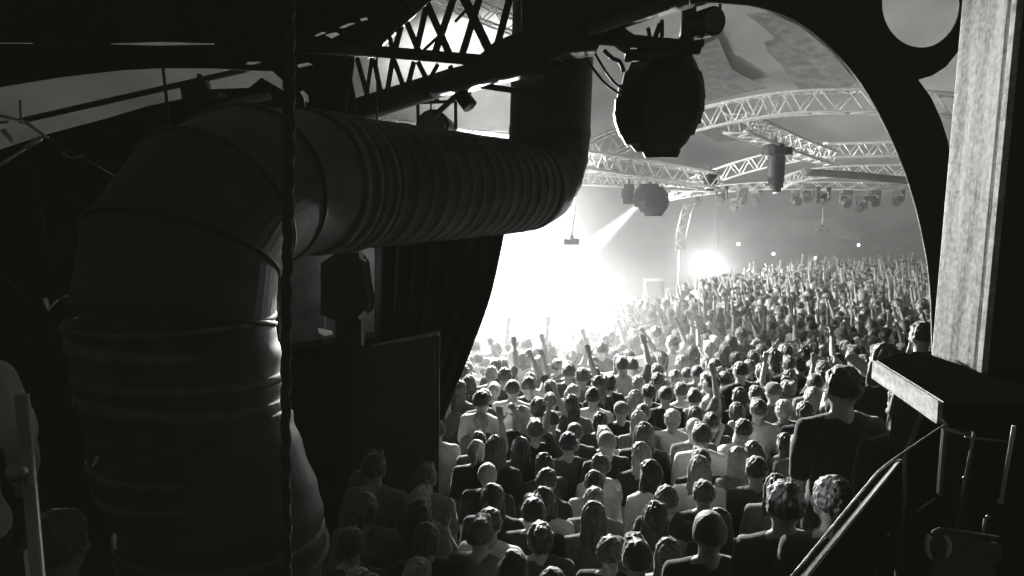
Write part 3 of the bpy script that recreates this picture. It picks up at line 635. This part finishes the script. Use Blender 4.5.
def body_bm(pose, fingers=True):
    bm = bmesh.new()
    # head with face
    ell(bm, (0, -.005, 1.635), (.077, .094, .105), 24, 16); ell(bm, (0, .022, 1.585), (.056, .066, .072), 18, 12)
    ell(bm, (0, .04, 1.545), (.034, .036, .026)); seg(bm, V(0, .088, 1.632), .009, V(0, .104, 1.600), .013)   # chin, nose
    for s in (-1, 1):
        ell(bm, (s*.031, .074, 1.642), (.022, .014, .010)); ell(bm, (s*.078, -.004, 1.612), (.010, .019, .032)); ell(bm, (s*.04, .062, 1.6), (.024, .02, .02)); 
        ell(bm, (s*.030, .083, 1.628), (.012, .010, .008))
    ell(bm, (0, .087, 1.572), (.022, .010, .006)); ell(bm, (0, .085, 1.562), (.019, .010, .006))
    seg(bm, V(0, -.02, 1.44), .062, V(0, -.005, 1.56), .054)
    # torso
    ell(bm, (0, -.005, 1.30), (.165, .110, .19), 20, 14); ell(bm, (0, .0, 1.10), (.135, .10, .18), 20, 14); ell(bm, (0, -.005, .95), (.165, .115, .13), 20, 14)
    for s in (-1, 1):
        seg(bm, V(s*.05, -.015, 1.455), .055, V(s*.165, -.01, 1.405), .062)
        hip = V(s*.09, 0, .92); kn = V(s*.105, .02, .50); an = V(s*.11, -.01, .09)
        seg(bm, hip, .092, kn, .058); seg(bm, kn, .057, V(s*.108, -.02, .33), .058); seg(bm, V(s*.108, -.02, .33), .056, an, .038)
        seg(bm, V(s*.11, -.03, .05), .042, V(s*.13, .13, .035), .036)
    for i, s in ((0, -1), (1, 1)):
        sh = V(s*.185, -.01, 1.41); e, w = POSES[pose][i]; el = sh+V(*e); wr = sh+V(*w)
        seg(bm, sh, .056, el, .041); seg(bm, el, .041, el.lerp(wr, .35), .042); seg(bm, el.lerp(wr, .35), .040, wr, .026)
        d = (wr-el).normalized(); pn = V(0, 1, 0) if abs(d.y) < .8 else V(0, 0, -1)
        if fingers: hand(bm, wr, d, (pn-d*pn.dot(d)).normalized(), s, random.uniform(.15, .7))
        else: ell(bm, wr+d*.07, (.035, .03, .06), 8, 6)
    return bm
def shirt_bm(pose, sleeve=1.0):
    bm = bmesh.new()
    ell(bm, (0, -.005, 1.30), (.183, .128, .20), 20, 14); ell(bm, (0, .0, 1.10), (.160, .120, .19), 20, 14); ell(bm, (0, -.0, .96), (.180, .130, .13), 20, 14)
    for i, s in ((0, -1), (1, 1)):
        seg(bm, V(s*.05, -.015, 1.450), .066, V(s*.165, -.01, 1.405), .074)
        sh = V(s*.185, -.01, 1.41); e, w = POSES[pose][i]; el = sh+V(*e)
        seg(bm, sh, .070, sh.lerp(el, .75), .060)
    return bm
def tmpobj(bm):
    me = bpy.data.meshes.new('tmp'); bm.to_mesh(me); bm.free(); return link('tmp', me)
def remesh(bm, name, vox, dec=1.0, smooth=4, disp=0):
    mods = [('REMESH', dict(mode='VOXEL', voxel_size=vox)), ('SMOOTH', dict(iterations=smooth, factor=.5))]
    if dec < 1: mods.append(('DECIMATE', dict(ratio=dec)))
    me = bake(tmpobj(bm), name, mods)
    if disp:
        for v in me.vertices:
            c = v.co; v.co = c+c.normalized()*0+Vector((noise.noise(c*9), noise.noise(c*9+Vector((9, 0, 0))), noise.noise(c*9+Vector((0, 9, 0)))))*disp
    for p in me.polygons: p.use_smooth = True
    return me
BODY, SHIRT, HAIR = {}, {}, {}
def split_mats(me):
    me.materials.clear()
    for m in ('skin', 'trouser', 'shoe'): me.materials.append(M[m])
    for p in me.polygons:
        z = p.center.z; ax = abs(p.center.x)
        arm = ax > .20 and z > .62
        p.material_index = 2 if z < .09 else (1 if z < 1.0 and not arm else 0)
for k in POSES:
    me = remesh(body_bm(k), 'person_body_'+k, .0085, .40, 2); split_mats(me); BODY[k] = me
    me = remesh(shirt_bm(k), 'shirt_'+k, .016, .6, 3, disp=.012); me.materials.append(TOPC['dark']); SHIRT[k] = me
def hair_mesh(kind):
    bm = bmesh.new()
    c = Vector((0, -.012, 1.64))
    if kind != 'cap':
        vs = ell(bm, c, (.094, .112, .121), 32, 24)
        for v in vs:
            d = (v.co-c); n = d.normalized()
            face = max(0, min(1, (n.y-.25)*3))*max(0, min(1, (.55-n.z)*3))
            low = max(0, min(1, (-n.z-.25)*3))
            v.co = c+d*(1-.32*face-(.30*low if kind in ('short', 'shaved', 'curly', 'quiff') else 0))
    if kind == 'long':
        for s in (-1, -.5, 0, .5, 1): seg(bm, V(s*.06, -.055+abs(s)*.03, 1.62), .042, V(s*.085, -.085+abs(s)*.03, 1.36), .034)
    if kind == 'bob':
        for s in (-1, -.5, 0, .5, 1): seg(bm, V(s*.065, -.05+abs(s)*.04, 1.62), .042, V(s*.078, -.055+abs(s)*.05, 1.50), .036)
    if kind == 'bun': seg(bm, V(0, -.07, 1.70), .05, V(0, -.10, 1.73), .045)
    if kind == 'ponytail': seg(bm, V(0, -.10, 1.68), .030, V(0, -.14, 1.64), .032); seg(bm, V(0, -.14, 1.64), .034, V(0, -.13, 1.45), .018)
    if kind == 'quiff':
        for s in (-1, 0, 1): seg(bm, V(s*.03, .03, 1.72), .035, V(s*.03, .06, 1.735), .028)
    if kind == 'cap':
        ell(bm, (0, -.008, 1.665), (.088, .106, .088), 24, 16); seg(bm, V(-.05, .08, 1.665), .012, V(.05, .08, 1.665), .012)
        for s in (-1, 0, 1): seg(bm, V(s*.045, .07, 1.665), .012, V(s*.035, .155-abs(s)*.02, 1.655), .009)
    dd = {'curly': .015, 'quiff': .012, 'cap': 0, 'shaved': .0, 'long': .022, 'bob': .02}.get(kind, .016)
    me = remesh(bm, 'hair_'+kind, .008 if kind != 'curly' else .007, .7, 1)
    for v in me.vertices:
        q = v.co; n = (q-Vector((0, -.01, 1.62))).normalized()
        k = 48 if kind == 'curly' else 40
        v.co = q+n*dd*(noise.noise(Vector((q.x*k, q.y*k, q.z*k*(.25 if kind in ('long', 'bob', 'ponytail') else 1))))*.8+(.3 if kind == 'curly' else 0))
        if kind == 'shaved': v.co = Vector((0, -.01, 1.635))+(q-Vector((0, -.01, 1.635)))*.955
    me.materials.append(HAIRC['dark']); HAIR[kind] = me
for k in ('short', 'shaved', 'curly', 'long', 'bob', 'bun', 'ponytail', 'quiff', 'cap'): hair_mesh(k)
def person(x, y, z, rz, scale, pose, hair, hc, tc, label, group=None):
    o = bpy.data.objects.new('person', BODY[pose]); COL.objects.link(o)
    o.location = (x, y, z); o.rotation_euler = (0, 0, rz); o.scale = (scale,)*3
    tag(o, label, 'person', group)
    s = bpy.data.objects.new('shirt', SHIRT[pose]); COL.objects.link(s); s.parent = o
    s.material_slots[0].link = 'OBJECT'; s.material_slots[0].material = TOPC[tc]
    h = bpy.data.objects.new('cap' if hair == 'cap' else 'hair', HAIR[hair]); COL.objects.link(h); h.parent = o
    h.material_slots[0].link = 'OBJECT'; h.material_slots[0].material = (HAIRC[hc] if hair != 'cap' else TOPC['grey' if hc != 'fair' else 'pale'])
    return o
STG = Vector((0.5, 18.5, 0))
def face(x, y): return math.atan2(-(STG.x-x), STG.y-y)
def special(px, py, Y, pose, hair, hc, tc, label, scale=1.03, rz=None, floor_z=None):
    w = W(px, py, Y); z = w.z-1.635*scale if floor_z is None else floor_z
    o = person(w.x, w.y, z, (face(w.x, w.y) if rz is None else rz), scale, pose, hair, hc, tc, label)
    return o, z
SP = []
SP.append(special(842, 388, 3.55, 'down', 'short', 'dark', 'black', 'tall dark-haired person in black standing close to the ledge, back turned'))
SP.append(special(884, 362, 4.25, 'phone', 'bob', 'brown', 'black', 'person with loose bobbed hair standing behind the far corner of the ledge'))
SP.append(special(921, 336, 5.6, 'down', 'short', 'dark', 'black', 'dark person half hidden behind the foot of the timber arch'))
SP.append(special(784, 505, 3.15, 'down', 'short', 'dark', 'dark', 'short-haired person in dark jacket, left of the pair beside the stair rail', 1.0))
SP.append(special(832, 502, 3.0, 'down', 'curly', 'dark', 'dark', 'person with thick curly hair in a dark jacket, touching the stair rail', 1.0))
SP.append(special(709, 532, 3.35, 'down', 'shaved', 'brown', 'black', 'close-cropped person in black, lower right of the crowd, back to us', 1.0))
SP.append(special(905, 408, 3.4, 'down', 'long', 'dark', 'black', 'dark figure hidden under the pale ledge edge', 1.0))
# risers under the raised people
def riser(px_obj, label):
    o, z = px_obj; x, y = o.location.x, o.location.y
    t = thing('riser_block', label, 'riser', (x, y, 0)); bm = bmesh.new(); bx(bm, x-.24, x+.24, y-.25, y+.25, FZ, z-.04); obj('body', bm, M['black'], t)
    bm = bmesh.new(); bx(bm, x-.26, x+.26, y-.27, y+.27, z-.04, z); obj('tread', bm, M['wood_dark'], t)
for s_, nm in zip(SP, ('tall person by the ledge', 'bobbed person', 'half-hidden person by the arch', 'curly person', 'tousled person', 'close-cropped person', 'figure under the ledge')):
    riser(s_, 'black riser block under the '+nm)
# left side people
SPL = [special(60, 545, 2.1, 'down', 'curly', 'brown', 'black', 'curly-haired person low in the left corner, hair catching light', .95, rz=-.1)]
o, z = special(-78, 305, 1.9, 'hand_on_hip', 'short', 'brown', 'pale', 'person at the left edge in a pale sleeve, only the bent arm in view', 1.0, rz=0); SPL.append((o, z))
for s_, nm in zip(SPL, ('curly-haired person at lower left', 'pale-sleeved person at left edge')):
    riser(s_, 'black riser block under the '+nm)
# the crowd on the floor
cand = []
random.seed(21)
sx = .43; row = 0; y = 3.2
while y < 36.5:
    x = -6+(.25 if row % 2 else 0)
    while x < 25:
        xx = x+random.uniform(-.11, .11); yy = y+random.uniform(-.11, .11)
        x += sx*random.uniform(.98, 1.18)
        if yy > 16.6 and xx < 5.4: continue          # stage
        hz_ = 1.635*random.gauss(1, .04)
        px, py, d = proj((xx, yy, hz_+FZ))
        if px < 330 or px > 958 or py > 596: continue
        if yy > 7.1 and yy < 7.7 and px < 455: continue
        if yy > 5.8 and yy < 6.6 and px < 452: continue
        if yy >= 6.5 and px < 425: continue
        if any(math.hypot(xx-s[0].location.x, yy-s[0].location.y) < .52 for s in SP): continue
        if xx > .8 and yy < 3.3: continue
        if yy > 5 and yy < 5.5 and px > 915: continue
        if xx < .95*yy-20: continue
        if abs(xx-5.4) < 0: continue
        # far edge of crowd follows the photograph: crowd ends nearer at the stage side
        if py < 262+max(0, (820-px))*.16: continue
        cand.append((d, xx, yy, px, py, hz_/1.635))
    row += 1; y += .40
cand.sort()
near = cand[:290]; far = cand[290:]
hairs = ['short']*7+['long']*6+['bob']*2+['bun']*2+['ponytail']*2+['quiff']*3+['curly']*2+['shaved']*2+['cap']
HN = {'short': 'short-haired person', 'long': 'long-haired person', 'bob': 'bob-haired person', 'bun': 'bun-haired person', 'ponytail': 'ponytailed person', 'quiff': 'tousle-haired person', 'curly': 'curly-haired person', 'shaved': 'close-cropped person', 'cap': 'capped person'}
PN = {'down': '', 'right_up': 'right arm raised, ', 'left_up': 'left arm raised, ', 'both_up': 'both arms raised, ', 'vee': 'arms spread high, ', 'phone': 'hands held up, ', 'clap': 'clapping, ', 'head_hold': 'hands on head, '}
recs = []
for (d, x, y, px, py, s) in near:
    hair = random.choice(hairs); hc = random.choice(['dark']*5+['brown']*4+['fair']*2)
    far_ = min(1, max(0, (d-6)/8))
    pose = 'down' if random.random() > .12+.38*far_ else random.choice(['right_up', 'left_up', 'both_up', 'vee', 'phone', 'phone', 'clap', 'head_hold'])
    if d < 6.5 and pose in ('both_up', 'vee', 'right_up', 'left_up'): pose = random.choice(['down', 'clap', 'down'])
    tc = random.choice(['black']*4+['dark']*3+['grey']*4+['pale']*2+['white']*1)
    recs.append([d, x, y, px, py, s, pose, hair, hc, tc])
def zone(px, py, d):
    dz = 'front-most' if py > 500 else 'nearer' if py > 430 else 'middle' if py > 375 else 'farther' if py > 330 else 'distant'
    if px < 455: c = 'by the black drape'
    elif px < 540: c = 'under the white glare'
    elif px < 620: c = 'below the duct end'
    elif px < 700: c = 'below the speakers'
    elif px < 770: c = 'below the glaring spotlight'
    elif px < 850: c = 'toward the ledge'
    else: c = 'beside the arch'
    return dz, c
ORD = ['leftmost', 'second', 'third', 'fourth', 'fifth', 'sixth', 'seventh', 'eighth', 'ninth', 'tenth']
groups = {}
for r in recs:
    dz, c = zone(r[3], r[4], r[0]); r.append((dz, c)); groups.setdefault((r[7], r[9], r[6], dz, c), []).append(r)
for key, g_ in groups.items():
    g_.sort(key=lambda r: r[3]); hair, tc, pose, dz, c = key
    for i, r in enumerate(g_):
        base = '%s, %s top, %s%s, %s crowd' % (HN[hair], tc, PN[pose], c, dz)
        if len(g_) > 1: base += ', %s from left' % ORD[min(i, 9)] if i else ', leftmost'
        r.append(base)
for r in recs:
    d, x, y, px, py, s, pose, hair, hc, tc = r[:10]
    person(x, y, FZ, face(x, y)+random.gauss(0, .28), s, pose, hair, hc, tc, r[-1], 'people standing in the crowd')
# distant remainder: one object of low-detail figures
def lowmesh(pose, hair):
    bm = body_bm(pose, False); me1 = remesh(bm, 'lo', .028, .35, 1)
    me2 = remesh(shirt_bm(pose), 'lo2', .035, .45, 1)
    o = bpy.data.objects.new('tmp', HAIR[hair]); COL.objects.link(o); me3 = bake(o, 'lo3', [('DECIMATE', dict(ratio=.012 if hair != 'long' else .012))])
    Vs, Fs, Ms = [], [], []
    off = 0
    for me, k in ((me1, 0), (me2, 1), (me3, 2)):
        Vs += [tuple(v.co) for v in me.vertices]
        for p in me.polygons:
            z = p.center.z; m = k
            if k == 0 and z < 1.0 and abs(p.center.x) < .2: m = 3
            Fs.append([i+off for i in p.vertices]); Ms.append(m)
        off += len(me.vertices)
    return np.array(Vs), Fs, Ms
LO = {}
for p_ in ('down', 'right_up', 'left_up', 'both_up', 'vee', 'phone'):
    for h_ in ('short', 'long', 'quiff'): LO[(p_, h_)] = lowmesh(p_, h_)
AV, AF, AM = [], [], []; off = 0
mats_far = [M['skin'], M['trouser']]+[HAIRC[k] for k in ('dark', 'brown', 'fair')]+[TOPC[k] for k in ('black', 'dark', 'grey', 'pale', 'white')]
for (d, x, y, px, py, s) in far:
    pose = random.choice(['down']*6+['right_up', 'left_up', 'both_up', 'vee', 'phone', 'phone']); hair = random.choice(['short', 'long', 'quiff'])
    v, f, ms = LO[(pose, hair)]; a = face(x, y)+random.gauss(0, .3); c_, s_ = math.cos(a), math.sin(a)
    vv = np.stack([(v[:, 0]*c_-v[:, 1]*s_)*s+x, (v[:, 0]*s_+v[:, 1]*c_)*s+y, v[:, 2]*s+FZ], 1); AV.append(vv)
    hm = random.choice([2, 2, 3, 3, 4]); tm = random.choice([5, 5, 6, 7, 7, 8, 9]); mp = {0: 0, 1: tm, 2: hm, 3: 1}
    AF += [[i+off for i in q] for q in f]; AM += [mp[m] for m in ms]; off += len(v)
me = bpy.data.meshes.new('distant_crowd'); me.from_pydata(np.concatenate(AV).tolist(), [], AF)
for m in mats_far: me.materials.append(m)
me.polygons.foreach_set('material_index', AM); me.update()
for p in me.polygons: p.use_smooth = True
o = link('distant_crowd', me); tag(o, 'tightly packed far part of the crowd fading into haze toward the back wall', 'crowd', None, 'stuff')
print('near', len(near), 'far', len(far), 'last depth', near[-1][0])
# ------------------------------------------------------------------ haze
def haze(name, dens, aniso, shape, loc, size, label=None):
    m = bpy.data.materials.new(name); m.use_nodes = True; nt = m.node_tree; nt.nodes.clear()
    out = nt.nodes.new('ShaderNodeOutputMaterial'); vs = nt.nodes.new('ShaderNodeVolumeScatter')
    vs.inputs['Density'].default_value = dens; vs.inputs['Anisotropy'].default_value = aniso; vs.inputs['Color'].default_value = (1, 1, 1, 1)
    nt.links.new(vs.outputs[0], out.inputs['Volume'])
    bm = bmesh.new()
    if shape == 'box': bx(bm, *size)
    else: ell(bm, loc, size, 32, 24)
    o = obj(name, bm, m); tag(o, label, 'haze', None, 'stuff')
    return o
haze('hall_haze', .0115, .5, 'box', None, (-14, 22, 10.3, 37.9, FZ+.01, 8.8), 'thin smoky haze filling the hall above the crowd')
def soft_haze(name, dens, aniso, c, rad, label):
    """smoke that thins out smoothly toward its outside"""
    o = haze(name, dens, aniso, 'ell', c, rad, label); nt = o.data.materials[0].node_tree; vs = [n for n in nt.nodes if n.type == 'VOLUME_SCATTER'][0]
    tc = nt.nodes.new('ShaderNodeTexCoord'); mp = nt.nodes.new('ShaderNodeMapping'); mp.vector_type = 'TEXTURE'
    mp.inputs['Location'].default_value = c; mp.inputs['Scale'].default_value = rad
    ln = nt.nodes.new('ShaderNodeVectorMath'); ln.operation = 'LENGTH'; mr = nt.nodes.new('ShaderNodeMapRange'); mr.interpolation_type = 'SMOOTHSTEP'
    mr.inputs['From Min'].default_value = .1; mr.inputs['From Max'].default_value = 1; mr.inputs['To Min'].default_value = dens; mr.inputs['To Max'].default_value = 0
    nt.links.new(tc.outputs['Object'], mp.inputs['Vector']); nt.links.new(mp.outputs[0], ln.inputs[0]); nt.links.new(ln.outputs['Value'], mr.inputs['Value']); nt.links.new(mr.outputs[0], vs.inputs['Density'])
soft_haze('stage_smoke', .11, .3, (-.9, 16.6, 2.2), (5.6, 3.6, 3.6), 'dense bright smoke hanging around the stage')
soft_haze('floor_smoke', .17, .3, (.4, 13.0, 1.7), (5.2, 5.0, 2.1), 'bright smoke drifting low over the front rows near the stage')
# ------------------------------------------------------------------ lights
def spot(loc, tgt, e, ang, blend=.5, r=.1, col=(1, .99, .97)):
    l = bpy.data.lights.new('spot', 'SPOT'); l.energy = e; l.spot_size = math.radians(ang); l.spot_blend = blend; l.shadow_soft_size = r; l.color = col
    o = bpy.data.objects.new('spot_light', l); COL.objects.link(o); o.location = loc; o.rotation_euler = (Vector(tgt)-Vector(loc)).to_track_quat('-Z', 'Y').to_euler(); return o
def point(loc, e, r=.3):
    l = bpy.data.lights.new('point', 'POINT'); l.energy = e; l.shadow_soft_size = r; o = bpy.data.objects.new('point_light', l); COL.objects.link(o); o.location = loc; return o
def area(loc, tgt, e, sx, sy):
    l = bpy.data.lights.new('area', 'AREA'); l.energy = e; l.shape = 'RECTANGLE'; l.size = sx; l.size_y = sy; l.spread = math.radians(170)
    o = bpy.data.objects.new('area_light', l); COL.objects.link(o); o.location = loc; o.rotation_euler = (Vector(tgt)-Vector(loc)).to_track_quat('-Z', 'Y').to_euler(); return o
spot(W(480, 170, 13.5), (1.5, 6, 1.5), 12500, 110, .7, .25)      # backlight over the front rows, from the rig behind the duct
spot((-1.5, 18, 4.0), W(470, 60, 26), 15000, 48, .9, .2)          # uplight to the roof
spot(W(655, 190, 15), W(500, 330, 16), 70000, 12, .25, .05)     # visible slanting beam
spot(W(530, 150, 7.5), (6.8, 15, 6.2), 1700, 42, .8, .1)        # cross light on the trusses
spot(W(707, 267, 26.6), (1.0, 5, 1.5), 2500, 150, 1, .15)
point(W(707, 266, 26.3), 600, .2)
spot(W(465, 180, 17), (9.5, 20, 0.0), 10000, 100, .6, .15)      # side light over the far crowd
point(W(497, 325, 13.8), 120, .3)
spot(W(858, 245, 31.6), W(1000, 260, 30), 60000, 2.6, .3, .03)
point(W(515, 305, 16.6), 170, .4)
spot(W(308, 264, 4.0), (1.83, 2.7, 3.02), 600, 19, 1.0, .02)        # spot without a fixture, added under the duct to brighten post and ledge
point(W(345, 270, 7.3), 8, .1)  # fill light added to brighten the grey partition
point(W(70, 400, 3.4), 3.0, .05)  # weak fill added for the pale sleeve and curly hair at left
w = bpy.data.worlds.new('world'); SC.world = w; w.use_nodes = True
w.node_tree.nodes['Background'].inputs[0].default_value = (.95, 1, .9, 1); w.node_tree.nodes['Background'].inputs[1].default_value = .028
vs_ = SC.view_settings
vs_.view_transform = 'Standard'; vs_.look = 'None'
vs_.use_curve_mapping = True; vs_.curve_mapping.black_level = (-.0048, -.0056, -.0038); vs_.curve_mapping.update()
SC.cycles.use_denoising = True
SC.cycles.volume_bounces = 1; SC.cycles.max_bounces = 6; SC.cycles.diffuse_bounces = 3
